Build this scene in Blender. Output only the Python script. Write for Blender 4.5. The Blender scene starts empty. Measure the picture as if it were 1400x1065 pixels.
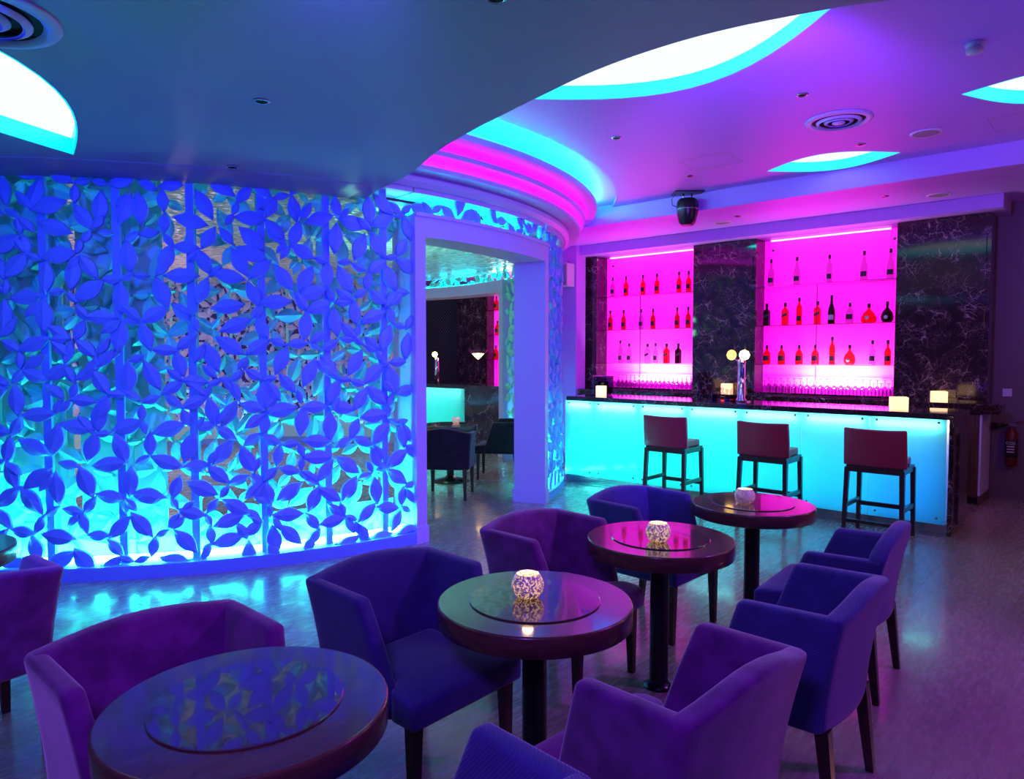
import bpy, bmesh, math, random
from mathutils import Vector, Matrix, geometry
random.seed(7)
PI = math.pi
S = bpy.context.scene
COL = S.collection
R_ = math.radians
CX, CY = -9.106, 4.64          # centre of the round room

# ---------------------------------------------------------------- materials
def mat(name, base=(.8, .8, .8), rough=.5, metal=0, spec=.5, emit=None, es=0, sheen=0, coat=0, trans=0, alpha=1):
    m = bpy.data.materials.new(name); m.use_nodes = True
    b = m.node_tree.nodes['Principled BSDF']
    b.inputs['Base Color'].default_value = (*base, 1)
    b.inputs['Roughness'].default_value = rough
    b.inputs['Metallic'].default_value = metal
    b.inputs['Specular IOR Level'].default_value = spec
    if emit:
        b.inputs['Emission Color'].default_value = (*emit, 1); b.inputs['Emission Strength'].default_value = es
    b.inputs['Sheen Weight'].default_value = sheen
    b.inputs['Coat Weight'].default_value = coat
    b.inputs['Coat Roughness'].default_value = .08
    b.inputs['Transmission Weight'].default_value = trans
    b.inputs['Alpha'].default_value = alpha
    return m
def nt(m): return m.node_tree.nodes, m.node_tree.links, m.node_tree.nodes['Principled BSDF']
def ramp(N, stops):
    r = N.new('ShaderNodeValToRGB')
    el = r.color_ramp.elements
    el[0].position, el[0].color = stops[0][0], (*stops[0][1], 1)
    el[1].position, el[1].color = stops[-1][0], (*stops[-1][1], 1)
    for p, c in stops[1:-1]:
        e = el.new(p); e.color = (*c, 1)
    return r
def coords(N, L, scale=(1, 1, 1), kind='Object'):
    t = N.new('ShaderNodeTexCoord'); mp = N.new('ShaderNodeMapping'); mp.inputs['Scale'].default_value = scale
    L.new(t.outputs[kind], mp.inputs[0]); return mp
def bump(N, L, b, fac, strength=.2, dist=.01):
    n = N.new('ShaderNodeBump'); n.inputs['Strength'].default_value = strength; n.inputs['Distance'].default_value = dist
    L.new(fac, n.inputs['Height']); L.new(n.outputs[0], b.inputs['Normal'])

def fabric(name, base, base2, sheen=.6, ribs=False):
    m = mat(name, base, .85, sheen=sheen, spec=.2); N, L, b = nt(m)
    b.inputs['Sheen Roughness'].default_value = .4
    mp = coords(N, L)
    n = N.new('ShaderNodeTexNoise'); n.inputs['Scale'].default_value = 9; n.inputs['Detail'].default_value = 5
    L.new(mp.outputs[0], n.inputs[0])
    r = ramp(N, [(.35, base), (.7, base2)]); L.new(n.outputs[0], r.inputs[0]); L.new(r.outputs[0], b.inputs['Base Color'])
    if ribs:
        w = N.new('ShaderNodeTexWave'); w.inputs['Scale'].default_value = 55; w.bands_direction = 'DIAGONAL'
        L.new(mp.outputs[0], w.inputs[0]); bump(N, L, b, w.outputs[0], .35, .004)
    else:
        n2 = N.new('ShaderNodeTexNoise'); n2.inputs['Scale'].default_value = 260
        L.new(mp.outputs[0], n2.inputs[0]); bump(N, L, b, n2.outputs[0], .35, .004)
    return m
def marble(name, dark=(.030, .014, .016), vein=(.62, .46, .44)):
    m = mat(name, dark, .07, spec=.6, coat=.3); N, L, b = nt(m)
    mp = coords(N, L)
    n = N.new('ShaderNodeTexNoise'); n.inputs['Scale'].default_value = 2.5; n.inputs['Detail'].default_value = 10; n.inputs['Distortion'].default_value = 1.6
    L.new(mp.outputs[0], n.inputs[0])
    ad = N.new('ShaderNodeVectorMath'); ad.operation = 'MULTIPLY_ADD'; ad.inputs[1].default_value = (.45, .45, .45)
    L.new(n.outputs[1], ad.inputs[0]); L.new(mp.outputs[0], ad.inputs[2])
    v = N.new('ShaderNodeTexVoronoi'); v.feature = 'DISTANCE_TO_EDGE'; v.inputs['Scale'].default_value = 4.2
    L.new(ad.outputs[0], v.inputs[0])
    r = ramp(N, [(0, (1, 1, 1)), (.010, (.3, .3, .3)), (.03, (0, 0, 0))]); L.new(v.outputs[0], r.inputs[0])
    v2 = N.new('ShaderNodeTexVoronoi'); v2.feature = 'DISTANCE_TO_EDGE'; v2.inputs['Scale'].default_value = 22
    L.new(ad.outputs[0], v2.inputs[0])
    r2 = ramp(N, [(0, (.5, .5, .5)), (.035, (0, 0, 0))]); L.new(v2.outputs[0], r2.inputs[0])
    n3 = N.new('ShaderNodeTexNoise'); n3.inputs['Scale'].default_value = 5; n3.inputs['Detail'].default_value = 4; L.new(mp.outputs[0], n3.inputs[0])
    r3 = ramp(N, [(.40, (0, 0, 0)), (.62, (1, 1, 1))]); L.new(n3.outputs[0], r3.inputs[0])
    mx = N.new('ShaderNodeMath'); mx.operation = 'MAXIMUM'; L.new(r.outputs[0], mx.inputs[0]); L.new(r2.outputs[0], mx.inputs[1])
    mu = N.new('ShaderNodeMath'); mu.operation = 'MULTIPLY'; L.new(mx.outputs[0], mu.inputs[0]); L.new(r3.outputs[0], mu.inputs[1])
    mc = N.new('ShaderNodeMix'); mc.data_type = 'RGBA'; mc.inputs[6].default_value = (*dark, 1); mc.inputs[7].default_value = (*vein, 1)
    L.new(mu.outputs[0], mc.inputs[0]); L.new(mc.outputs[2], b.inputs['Base Color'])
    return m
def wood(name, c1, c2, rough=.35, scale=(1, 1, 1), coat=.2):
    m = mat(name, c1, rough, coat=coat); N, L, b = nt(m)
    mp = coords(N, L, scale)
    n = N.new('ShaderNodeTexNoise'); n.inputs['Scale'].default_value = 7; n.inputs['Detail'].default_value = 6; n.inputs['Distortion'].default_value = 1.2
    L.new(mp.outputs[0], n.inputs[0])
    r = ramp(N, [(.3, c1), (.7, c2)]); L.new(n.outputs[0], r.inputs[0]); L.new(r.outputs[0], b.inputs['Base Color'])
    return m
def floor_mat():
    m = mat('floorboards', (.2, .12, .08), .28, spec=.5, coat=.35); N, L, b = nt(m)
    mp = coords(N, L)
    sep = N.new('ShaderNodeSeparateXYZ'); L.new(mp.outputs[0], sep.inputs[0])
    cmb = N.new('ShaderNodeCombineXYZ'); L.new(sep.outputs[1], cmb.inputs[0]); L.new(sep.outputs[0], cmb.inputs[1])
    br = N.new('ShaderNodeTexBrick'); br.inputs['Scale'].default_value = 1; br.inputs['Brick Width'].default_value = 1.9
    br.inputs['Row Height'].default_value = .14; br.inputs['Mortar Size'].default_value = .0008; br.offset = .37
    br.inputs['Color1'].default_value = (.27, .225, .205, 1); br.inputs['Color2'].default_value = (.36, .30, .27, 1); br.inputs['Mortar'].default_value = (.12, .10, .09, 1)
    L.new(cmb.outputs[0], br.inputs[0])
    mp2 = coords(N, L, (14, 1.3, 1))
    n = N.new('ShaderNodeTexNoise'); n.inputs['Scale'].default_value = 3.2; n.inputs['Detail'].default_value = 7
    L.new(mp2.outputs[0], n.inputs[0])
    r = ramp(N, [(.3, (.82, .82, .82)), (.7, (1.05, 1.05, 1.05))]); L.new(n.outputs[0], r.inputs[0])
    mc = N.new('ShaderNodeMix'); mc.data_type = 'RGBA'; mc.blend_type = 'MULTIPLY'; mc.inputs[0].default_value = 1
    L.new(br.outputs[0], mc.inputs[6]); L.new(r.outputs[0], mc.inputs[7]); L.new(mc.outputs[2], b.inputs['Base Color'])
    # scuffs and fine scratches in the lacquer
    mp3 = coords(N, L, (7, 1.6, 1)); n2 = N.new('ShaderNodeTexNoise'); n2.inputs['Scale'].default_value = 6; n2.inputs['Detail'].default_value = 8
    L.new(mp3.outputs[0], n2.inputs[0])
    r2 = ramp(N, [(.35, (.19, .19, .19)), (.7, (.36, .36, .36))]); L.new(n2.outputs[0], r2.inputs[0]); L.new(r2.outputs[0], b.inputs['Roughness'])
    bump(N, L, b, n2.outputs[0], .03, .002)
    return m
def translucent(name, col, t=.75):
    m = bpy.data.materials.new(name); m.use_nodes = True; N = m.node_tree.nodes; L = m.node_tree.links; N.clear()
    o = N.new('ShaderNodeOutputMaterial'); a = N.new('ShaderNodeBsdfTranslucent'); d = N.new('ShaderNodeBsdfDiffuse'); g = N.new('ShaderNodeBsdfGlossy')
    g.inputs['Roughness'].default_value = .12
    for x in (a, d): x.inputs['Color'].default_value = (*col, 1)
    m1 = N.new('ShaderNodeMixShader'); m1.inputs[0].default_value = 1 - t; L.new(a.outputs[0], m1.inputs[1]); L.new(d.outputs[0], m1.inputs[2])
    f = N.new('ShaderNodeFresnel'); f.inputs[0].default_value = 1.35
    m2 = N.new('ShaderNodeMixShader'); L.new(f.outputs[0], m2.inputs[0]); L.new(m1.outputs[0], m2.inputs[1]); L.new(g.outputs[0], m2.inputs[2])
    L.new(m2.outputs[0], o.inputs[0]); return m
def clearglass(name, tint=(1, 1, 1), rough=.02, fr=1.45):
    m = bpy.data.materials.new(name); m.use_nodes = True; N = m.node_tree.nodes; L = m.node_tree.links; N.clear()
    o = N.new('ShaderNodeOutputMaterial'); a = N.new('ShaderNodeBsdfTransparent'); g = N.new('ShaderNodeBsdfGlossy')
    a.inputs[0].default_value = (*tint, 1); g.inputs['Roughness'].default_value = rough
    f = N.new('ShaderNodeFresnel'); f.inputs[0].default_value = fr
    ge = N.new('ShaderNodeNewGeometry'); su = N.new('ShaderNodeMath'); su.operation = 'SUBTRACT'; su.inputs[0].default_value = 1; L.new(ge.outputs['Backfacing'], su.inputs[1])
    mm = N.new('ShaderNodeMath'); mm.operation = 'MULTIPLY'; L.new(f.outputs[0], mm.inputs[0]); L.new(su.outputs[0], mm.inputs[1])
    m2 = N.new('ShaderNodeMixShader'); L.new(mm.outputs[0], m2.inputs[0]); L.new(a.outputs[0], m2.inputs[1]); L.new(g.outputs[0], m2.inputs[2])
    L.new(m2.outputs[0], o.inputs[0]); return m
def glow(name, col, s):
    m = bpy.data.materials.new(name); m.use_nodes = True; N = m.node_tree.nodes; L = m.node_tree.links; N.clear()
    o = N.new('ShaderNodeOutputMaterial'); e = N.new('ShaderNodeEmission'); e.inputs[0].default_value = (*col, 1); e.inputs[1].default_value = s
    L.new(e.outputs[0], o.inputs[0]); return m
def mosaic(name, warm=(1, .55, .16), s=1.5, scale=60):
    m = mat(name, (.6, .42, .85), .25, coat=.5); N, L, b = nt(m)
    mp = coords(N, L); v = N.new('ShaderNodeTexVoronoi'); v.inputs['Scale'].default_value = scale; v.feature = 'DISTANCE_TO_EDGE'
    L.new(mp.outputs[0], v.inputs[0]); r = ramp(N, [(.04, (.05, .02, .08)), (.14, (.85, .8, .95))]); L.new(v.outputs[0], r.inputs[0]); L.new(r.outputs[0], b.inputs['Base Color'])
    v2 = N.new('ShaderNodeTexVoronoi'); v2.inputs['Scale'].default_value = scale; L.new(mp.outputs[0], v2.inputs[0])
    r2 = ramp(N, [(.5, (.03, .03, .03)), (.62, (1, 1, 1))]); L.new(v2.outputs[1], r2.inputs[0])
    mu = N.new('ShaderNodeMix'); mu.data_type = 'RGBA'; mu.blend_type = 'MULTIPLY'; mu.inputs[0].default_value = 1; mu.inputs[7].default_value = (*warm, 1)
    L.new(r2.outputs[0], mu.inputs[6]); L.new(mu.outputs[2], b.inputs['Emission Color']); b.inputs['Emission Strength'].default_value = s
    return m
def gridglow(name, s=1.6, sc=(70, 70, 70)):
    m = mat(name, (.9, .75, .55), .4); N, L, b = nt(m)
    mp = coords(N, L); br = N.new('ShaderNodeTexChecker'); br.inputs['Scale'].default_value = sc[0]
    br.inputs['Color1'].default_value = (1, .74, .34, 1); br.inputs['Color2'].default_value = (1, .52, .16, 1)
    L.new(mp.outputs[0], br.inputs[0]); L.new(br.outputs[0], b.inputs['Emission Color']); b.inputs['Emission Strength'].default_value = s
    return m

M = {}
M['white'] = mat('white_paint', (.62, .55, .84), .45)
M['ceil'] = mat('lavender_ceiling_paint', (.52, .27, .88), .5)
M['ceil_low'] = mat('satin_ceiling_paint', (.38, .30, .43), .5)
M['leaf'] = mat('blue_lit_lacquer', (.20, .38, .88), .5)  # white lacquer with the blue light on it tinted into the colour
M['wall_dark'] = mat('dark_wall_paint', (.14, .10, .14), .6)
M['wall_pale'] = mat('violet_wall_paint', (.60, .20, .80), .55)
M['marble'] = marble('dark_veined_marble')
M['marble2'] = marble('polished_counter_marble', (.03, .02, .02), (.35, .26, .24))
M['floor'] = floor_mat()
M['skirt'] = mat('frosted_acrylic', (.55, .9, .82), .5)
M['innerleaf'] = mat('teal_lit_lacquer', (.30, .88, .68), .45)  # same white lacquer on the inner skin, teal strip light put into the tint
M['purple'] = fabric('purple_velvet', (.11, .015, .15), (.24, .035, .31), .7)
M['navy'] = fabric('navy_weave', (.045, .04, .20), (.06, .05, .27), .4)
M['ribbed'] = fabric('ribbed_navy_weave', (.05, .045, .21), (.07, .06, .30), .45, True)
M['black_fabric'] = fabric('black_fabric', (.02, .014, .02), (.035, .02, .035), .3)
M['leg'] = wood('dark_leg_wood', (.022, .010, .010), (.05, .022, .018), .3, (1, 1, .3))
M['tabletop'] = wood('table_wood', (.085, .045, .035), (.14, .075, .055), .14, (3, 1, 1), 1)
M['tablerim'] = wood('table_rim_wood', (.09, .04, .03), (.14, .065, .045), .25, (1, 1, 4), .3)
M['tableglass'] = mat('table_glass', (.09, .055, .05), .02, spec=1.0, coat=1)
M['column'] = mat('black_metal', (.008, .008, .01), .25, spec=.5)
M['leather'] = mat('burgundy_leather', (.40, .022, .06), .38)
M['stoolwood'] = wood('stool_wood', (.03, .012, .014), (.06, .025, .022), .3, (1, 1, .3))
M['steel'] = mat('brushed_steel', (.5, .5, .5), .25, metal=1)
M['chrome'] = mat('chrome', (.8, .8, .82), .08, metal=1)
M['black'] = mat('black_plastic', (.01, .01, .012), .3)
M['darkgap'] = mat('dark_interior', (.004, .004, .004), .8)
M['cabwood'] = wood('cabinet_wood', (.07, .03, .022), (.15, .07, .045), .35, (4, 4, .4))
M['frost'] = translucent('frosted_glass', (.34, .92, .88), .8)
M['clear'] = clearglass('clear_glass', (.93, .95, .95))
M['shelfglass'] = clearglass('shelf_glass', (.6, .55, .62), .03)
M['smoke'] = clearglass('smoked_plastic', (.5, .42, .6), .05)
M['niche'] = mat('backlit_panel', (.8, .12, .5), .6, emit=(1, 0, .72), es=1.0)
M['led_mag'] = glow('magenta_led', (1, .0, .72), 8.5)
M['led_cy'] = glow('cyan_led', (.0, 1, .92), 42)
M['led_cy2'] = glow('cyan_led_plinth', (.10, 1, .84), 62)
M['led_bar'] = glow('bar_led', (1, .9, .9), 20)
M['led_white'] = glow('pinkish_white_led', (1, .22, .85), 5)
M['leafpanel'] = glow('leaf_light_panel', (.86, 1, 1), 1.15)
M['leafside'] = mat('cyan_glow_side', (.02, .45, .5), .4, emit=(0, .74, .82), es=1)  # recess side wall; the cyan light on it is set as its own glow
M['warmglow'] = glow('warm_bulb', (1, .62, .2), 12)
M['candle'] = glow('candle_glow', (1, .58, .16), 2.2)
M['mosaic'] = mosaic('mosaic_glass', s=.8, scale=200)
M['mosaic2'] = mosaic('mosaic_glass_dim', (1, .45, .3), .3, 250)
M['cube'] = gridglow('woven_glowing_glass')
M['red'] = mat('red_enamel', (.13, .008, .012), .35)
M['label'] = mat('paper_label', (.6, .55, .6), .6)
M['label_dark'] = mat('dark_label', (.03, .02, .03), .5)
M['speaker'] = mat('grey_white_plastic', (.6, .6, .62), .45)
M['grille'] = mat('speaker_grille', (.28, .27, .32), .6)
def liquid(n, c): return clearglass(n, c, .03, 1.35)
M['g_clear'] = liquid('clear_bottle_glass', (.80, .72, .80))
M['g_amber'] = liquid('amber_bottle_glass', (.75, .22, .12))
M['g_red'] = liquid('red_bottle_glass', (.85, .10, .10))
M['g_dark'] = liquid('dark_bottle_glass', (.10, .03, .05))
M['g_blue'] = liquid('blue_liquid_glass', (.2, .12, .85))
M['g_wine'] = clearglass('wine_glass', (.62, .34, .66), .03)
# textured ceiling of the round room: overlapping scales
def scale_mat():
    m = mat('scaled_ceiling', (.7, .72, .7), .25, coat=.2); N, L, b = nt(m); mp = coords(N, L, (1, 1, 1))
    v = N.new('ShaderNodeTexVoronoi'); v.inputs['Scale'].default_value = 11; L.new(mp.outputs[0], v.inputs[0])
    bump(N, L, b, v.outputs[0], 1, .05); r = ramp(N, [(.1, (.3, .32, .3)), (.6, (.85, .85, .85))]); L.new(v.outputs[0], r.inputs[0]); L.new(r.outputs[0], b.inputs['Base Color'])
    return m
M['scales'] = scale_mat()
def mesh_screen():
    m = mat('woven_panel', (.06, .05, .06), .5); N, L, b = nt(m); mp = coords(N, L)
    c = N.new('ShaderNodeTexChecker'); c.inputs['Scale'].default_value = 24; c.inputs['Color1'].default_value = (.16, .13, .16, 1); c.inputs['Color2'].default_value = (.02, .015, .02, 1)
    L.new(mp.outputs[0], c.inputs[0]); L.new(c.outputs[0], b.inputs['Base Color']); return m
M['woven'] = mesh_screen()

# ---------------------------------------------------------------- geometry helpers
class MB:
    def __init__(s): s.v = []; s.f = []; s.sm = []
    def add(s, vs, fs, smooth=False):
        b = len(s.v); s.v += [Vector(p) for p in vs]; s.f += [[b + i for i in f] for f in fs]; s.sm += [smooth] * len(fs); return s
    def box(s, x0, x1, y0, y1, z0, z1, T=None):
        vs = [Vector((x, y, z)) for x in (x0, x1) for y in (y0, y1) for z in (z0, z1)]
        if T: vs = [T @ v for v in vs]
        return s.add(vs, [(0, 1, 3, 2), (4, 6, 7, 5), (0, 4, 5, 1), (2, 3, 7, 6), (0, 2, 6, 4), (1, 5, 7, 3)])
    def bar(s, p, q, w0, w1=None, d0=None, d1=None):     # tapered rectangular bar p->q
        w1 = w1 or w0; d0 = d0 or w0; d1 = d1 or w1
        p = Vector(p); q = Vector(q)
        vs = []
        for c, w, d in ((p, w0, d0), (q, w1, d1)):
            for sx, sy in ((-1, -1), (1, -1), (1, 1), (-1, 1)): vs.append(c + Vector((sx * w / 2, sy * d / 2, 0)))
        return s.add(vs, [(0, 3, 2, 1), (4, 5, 6, 7)] + [(i, (i + 1) % 4, 4 + (i + 1) % 4, 4 + i) for i in range(4)])
    def lathe(s, prof, seg=24, c=(0, 0, 0), smooth=True, T=None, sq=1.0):
        vs = []; fs = []; n = len(prof)
        for k in range(seg):
            a = 2 * PI * k / seg
            for r, z in prof:
                p = Vector((c[0] + r * math.cos(a), c[1] + r * math.sin(a) * sq, c[2] + z))
                vs.append(T @ p if T else p)
        for k in range(seg):
            k2 = (k + 1) % seg
            for i in range(n - 1):
                a, b_, c_, d = k * n + i, k2 * n + i, k2 * n + i + 1, k * n + i + 1
                if prof[i][0] < 1e-6: fs.append((a, c_, d))
                elif prof[i + 1][0] < 1e-6: fs.append((a, b_, d))
                else: fs.append((a, b_, c_, d))
        return s.add(vs, fs, smooth)
    def tube(s, pts, r, seg=8):
        pts = [Vector(p) for p in pts]; vs = []; fs = []
        for i, p in enumerate(pts):
            d = (pts[min(i + 1, len(pts) - 1)] - pts[max(i - 1, 0)]).normalized()
            u = d.orthogonal().normalized() if abs(d.z) > .9 else d.cross(Vector((0, 0, 1))).normalized(); w = d.cross(u)
            for k in range(seg):
                a = 2 * PI * k / seg; vs.append(p + (u * math.cos(a) + w * math.sin(a)) * r)
        for i in range(len(pts) - 1):
            for k in range(seg):
                fs.append((i * seg + k, i * seg + (k + 1) % seg, (i + 1) * seg + (k + 1) % seg, (i + 1) * seg + k))
        fs.append(tuple(range(seg - 1, -1, -1))); fs.append(tuple((len(pts) - 1) * seg + k for k in range(seg)))
        return s.add(vs, fs, True)
    def arc(s, prof, a0, a1, step=1.5, smooth=False, c=(CX, CY)):   # closed profile (r,z) swept about the round room
        n = max(1, int(abs(a1 - a0) / step)); m = len(prof); vs = []; fs = []
        for k in range(n + 1):
            a = R_(a0 + (a1 - a0) * k / n)
            for r, z in prof: vs.append((c[0] + r * math.cos(a), c[1] + r * math.sin(a), z))
        for k in range(n):
            for i in range(m): fs.append((k * m + i, (k + 1) * m + i, (k + 1) * m + (i + 1) % m, k * m + (i + 1) % m))
        fs.append(tuple(range(m))); fs.append(tuple(n * m + i for i in range(m - 1, -1, -1)))
        return s.add(vs, fs, smooth)
    def grid(s, nx, ny, nz, f, smooth=True):
        idx = {}; vs = []; fs = []
        def V(i, j, k):
            if (i, j, k) not in idx: idx[(i, j, k)] = len(vs); vs.append(Vector(f(i / nx, j / ny, k / nz)))
            return idx[(i, j, k)]
        for i in range(nx):
            for j in range(ny):
                fs.append((V(i, j, 0), V(i, j + 1, 0), V(i + 1, j + 1, 0), V(i + 1, j, 0))); fs.append((V(i, j, nz), V(i + 1, j, nz), V(i + 1, j + 1, nz), V(i, j + 1, nz)))
        for i in range(nx):
            for k in range(nz):
                fs.append((V(i, 0, k), V(i + 1, 0, k), V(i + 1, 0, k + 1), V(i, 0, k + 1))); fs.append((V(i, ny, k), V(i, ny, k + 1), V(i + 1, ny, k + 1), V(i + 1, ny, k)))
        for j in range(ny):
            for k in range(nz):
                fs.append((V(0, j, k), V(0, j, k + 1), V(0, j + 1, k + 1), V(0, j + 1, k))); fs.append((V(nx, j, k), V(nx, j + 1, k), V(nx, j + 1, k + 1), V(nx, j, k + 1)))
        return s.add(vs, fs, smooth)
    def build(s, name, m, parent=None, bevel=0, seg=2, fixn=True, sub=0):
        me = bpy.data.meshes.new(name); me.from_pydata([tuple(v) for v in s.v], [], s.f)
        me.polygons.foreach_set('use_smooth', s.sm); me.materials.append(M[m] if isinstance(m, str) else m)
        if fixn:
            bm = bmesh.new(); bm.from_mesh(me); bmesh.ops.recalc_face_normals(bm, faces=bm.faces); bm.to_mesh(me); bm.free()
        me.update()
        o = bpy.data.objects.new(name, me); COL.objects.link(o)
        if bevel:
            b = o.modifiers.new('bevel', 'BEVEL'); b.width = bevel; b.segments = seg; b.limit_method = 'ANGLE'; b.angle_limit = R_(40)
            me.polygons.foreach_set('use_smooth', [True] * len(me.polygons))
            if not any(s.sm): 
                w = o.modifiers.new('wn', 'WEIGHTED_NORMAL'); w.keep_sharp = True
        if sub:
            b = o.modifiers.new('sub', 'SUBSURF'); b.levels = b.render_levels = sub
        if parent: o.parent = parent
        return o
def thing(name, label, cat, loc=(0, 0, 0), rz=0, group=None):
    o = bpy.data.objects.new(name, None); COL.objects.link(o); o.location = loc; o.rotation_euler = (0, 0, rz); o.empty_display_size = .1
    return tag(o, label, cat, group)
def tag(o, label, cat, group=None):
    o['label'] = label; o['category'] = cat
    if group: o['group'] = group
    return o
def struct(o): o['kind'] = 'structure'; return o
def copy_tree(root, loc, rz=0, label=None, group=None):
    r = root.copy(); COL.objects.link(r); r.location = loc; r.rotation_euler = (0, 0, rz)
    if label: r['label'] = label
    if group: r['group'] = group
    for ch in list(root.children):
        c = ch.copy(); COL.objects.link(c); c.parent = r
        for g in ch.children:
            d = g.copy(); COL.objects.link(d); d.parent = c
    return r
def flat_curve(name, loops, z, half, m):      # filled outline with holes, extruded, as a mesh; underside at z
    cu = bpy.data.curves.new(name, 'CURVE'); cu.dimensions = '2D'; cu.fill_mode = 'BOTH'; cu.extrude = half
    for lp in loops:
        sp = cu.splines.new('POLY'); sp.points.add(len(lp) - 1)
        for i, (x, y) in enumerate(lp): sp.points[i].co = (x, y, 0, 1)
        sp.use_cyclic_u = True
    o = bpy.data.objects.new(name + '_c', cu); COL.objects.link(o)
    dg = bpy.context.evaluated_depsgraph_get(); me = bpy.data.meshes.new_from_object(o.evaluated_get(dg))
    bpy.data.objects.remove(o); bpy.data.curves.remove(cu)
    me.name = name; me.materials.clear(); me.materials.append(M[m])
    for v in me.vertices: v.co.z += z + half
    r = bpy.data.objects.new(name, me); COL.objects.link(r); return r
def text_mesh(txt, name, size, m, parent, T):
    cu = bpy.data.curves.new(name, 'FONT'); cu.body = txt; cu.size = size; cu.extrude = .0008; cu.align_x = 'CENTER'; cu.align_y = 'CENTER'
    o = bpy.data.objects.new(name + '_c', cu); COL.objects.link(o)
    dg = bpy.context.evaluated_depsgraph_get(); me = bpy.data.meshes.new_from_object(o.evaluated_get(dg)); bpy.data.objects.remove(o)
    me.transform(T); me.materials.clear(); me.materials.append(M[m]); r = bpy.data.objects.new(name, me); COL.objects.link(r); r.parent = parent; return r
def light(kind, name, loc, power, col, target=None, size=.3, sizey=None, angle=60, blend=.6, spread=None):
    l = bpy.data.lights.new(name, kind); l.energy = power; l.color = col
    if kind == 'AREA':
        l.size = size
        if sizey: l.shape = 'RECTANGLE'; l.size_y = sizey
        if spread: l.spread = R_(spread)
    else:
        l.shadow_soft_size = size
        if kind == 'SPOT': l.spot_size = R_(angle); l.spot_blend = blend
    o = bpy.data.objects.new(name, l); COL.objects.link(o); o.location = loc
    if target is not None: o.rotation_euler = (Vector(target) - Vector(loc)).to_track_quat('-Z', 'Y').to_euler()
    return o

# ================================================================= CAMERA
F_ = 970.0
yaw = R_(131.439); pitch = R_(2.7446)
cam = bpy.data.cameras.new('camera'); cam.sensor_fit = 'HORIZONTAL'; cam.sensor_width = 36; cam.lens = F_ / 1400 * 36; cam.clip_start = .02
co = bpy.data.objects.new('camera', cam); COL.objects.link(co); co.location = (0, 0, 1.65)
fw = Vector((math.cos(yaw) * math.cos(pitch), math.sin(yaw) * math.cos(pitch), -math.sin(pitch)))
co.rotation_euler = fw.to_track_quat('-Z', 'Y').to_euler(); S.camera = co
S.view_settings.view_transform = 'Standard'; S.view_settings.look = 'None'; S.view_settings.exposure = 0; S.view_settings.gamma = 1
w = bpy.data.worlds.new('world'); S.world = w; w.use_nodes = True
w.node_tree.nodes['Background'].inputs[0].default_value = (.10, .07, .5, 1); w.node_tree.nodes['Background'].inputs[1].default_value = .22

# ================================================================= SETTING
ZL, ZU, Z2, ZB = 2.95, 3.60, 3.39, 3.24
struct(MB().box(-16, 5, -4, 14, -.1, 0).build('floor', 'floor'))
# drum outline helpers
def pc(a, r): return (CX + r * math.cos(R_(a)), CY + r * math.sin(R_(a)))
def leaf_outline(p, q, b1, b2, n=18, sh=1.0):      # vesica between tips p and q, bellies b1 (left) and b2 (right)
    p = Vector(p); q = Vector(q); d = q - p; nrm = Vector((-d.y, d.x)).normalized(); out = []
    for i in range(n): t = i / n; out.append(p + d * t + nrm * b1 * math.sin(PI * t) ** sh)
    for i in range(n): t = 1 - i / n; out.append(p + d * t - nrm * b2 * math.sin(PI * t) ** sh)
    return [(v.x, v.y) for v in out]
leafA = leaf_outline((-5.22, 1.62), (-3.2, -.55), .62, .34)      # low ceiling, left
leafC = leaf_outline((-3.95, 3.75), (-.98, 3.90), 1.0, .7)      # large, over the tables
leafD = leaf_outline((-3.02, 7.50), (-1.78, 7.66), .34, .36)     # near the fascia
leafE = leaf_outline((-1.06, 6.27), (.15, 6.75), .42, .36)       # far right
# lower ceiling with the wavy edge
edge = [(-4.86, 3.66), (-4.5, 3.53), (-3.97, 3.38), (-3.38, 3.12), (-2.91, 2.97), (-2.28, 2.81), (-1.9, 2.73), (-1.56, 2.71), (-1.26, 2.74), (-.93, 2.83), (-.76, 2.9), (-.3, 3.15), (.3, 3.6), (1.2, 4.5), (2.2, 5.2), (5, 5.6)]
loop = edge + [(5, -4), (-9.1, -4)] + [pc(a, 4.4) for a in range(-90, -13, 2)]
def smooth_open(pts, n=5):
    out = []
    for i in range(len(pts) - 1):
        p0 = Vector(pts[max(i - 1, 0)]); p1 = Vector(pts[i]); p2 = Vector(pts[i + 1]); p3 = Vector(pts[min(i + 2, len(pts) - 1)])
        for k in range(n):
            t = k / n
            out.append(tuple(.5 * ((2 * p1) + (p2 - p0) * t + (2 * p0 - 5 * p1 + 4 * p2 - p3) * t * t + (3 * p1 - p0 - 3 * p2 + p3) * t ** 3)))
    return out + [tuple(pts[-1])]
loop = smooth_open(edge) + loop[len(edge):]
low = struct(flat_curve('ceiling_low', [loop, leafA], ZL, .32, 'ceil_low'))
# thin rounded lip where the low ceiling meets the leaf wall
struct(MB().arc([(4.38, 2.93), (4.38, 2.955), (4.86, 2.955), (4.8, 2.945), (4.6, 2.937)], -90, -15, 2, True).build('trim_1', 'ceil_low'))
# upper ceiling
ang0 = math.degrees(math.asin((7.96 - CY) / 5.08))
up = [(5, -4), (5, 7.96)] + [pc(a, 5.08) for a in [ang0 - k * (ang0 + 40) / 60 for k in range(61)]] + [(-5.2, -4)]
struct(flat_curve('ceiling', [up, leafC, leafD, leafE], ZU, .05, 'ceil'))
struct(MB().arc([(4.5, 3.64), (4.5, 3.72), (5.3, 3.72), (5.3, 3.64)], -40, ang0 + 2, 1.5).build('ceiling_cove', 'ceil'))
struct(MB().arc([(5.08, 3.6), (5.08, 3.70), (5.12, 3.70), (5.12, 3.605)], -40, ang0, 1.5).build('trim_2', 'ceil'))
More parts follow.
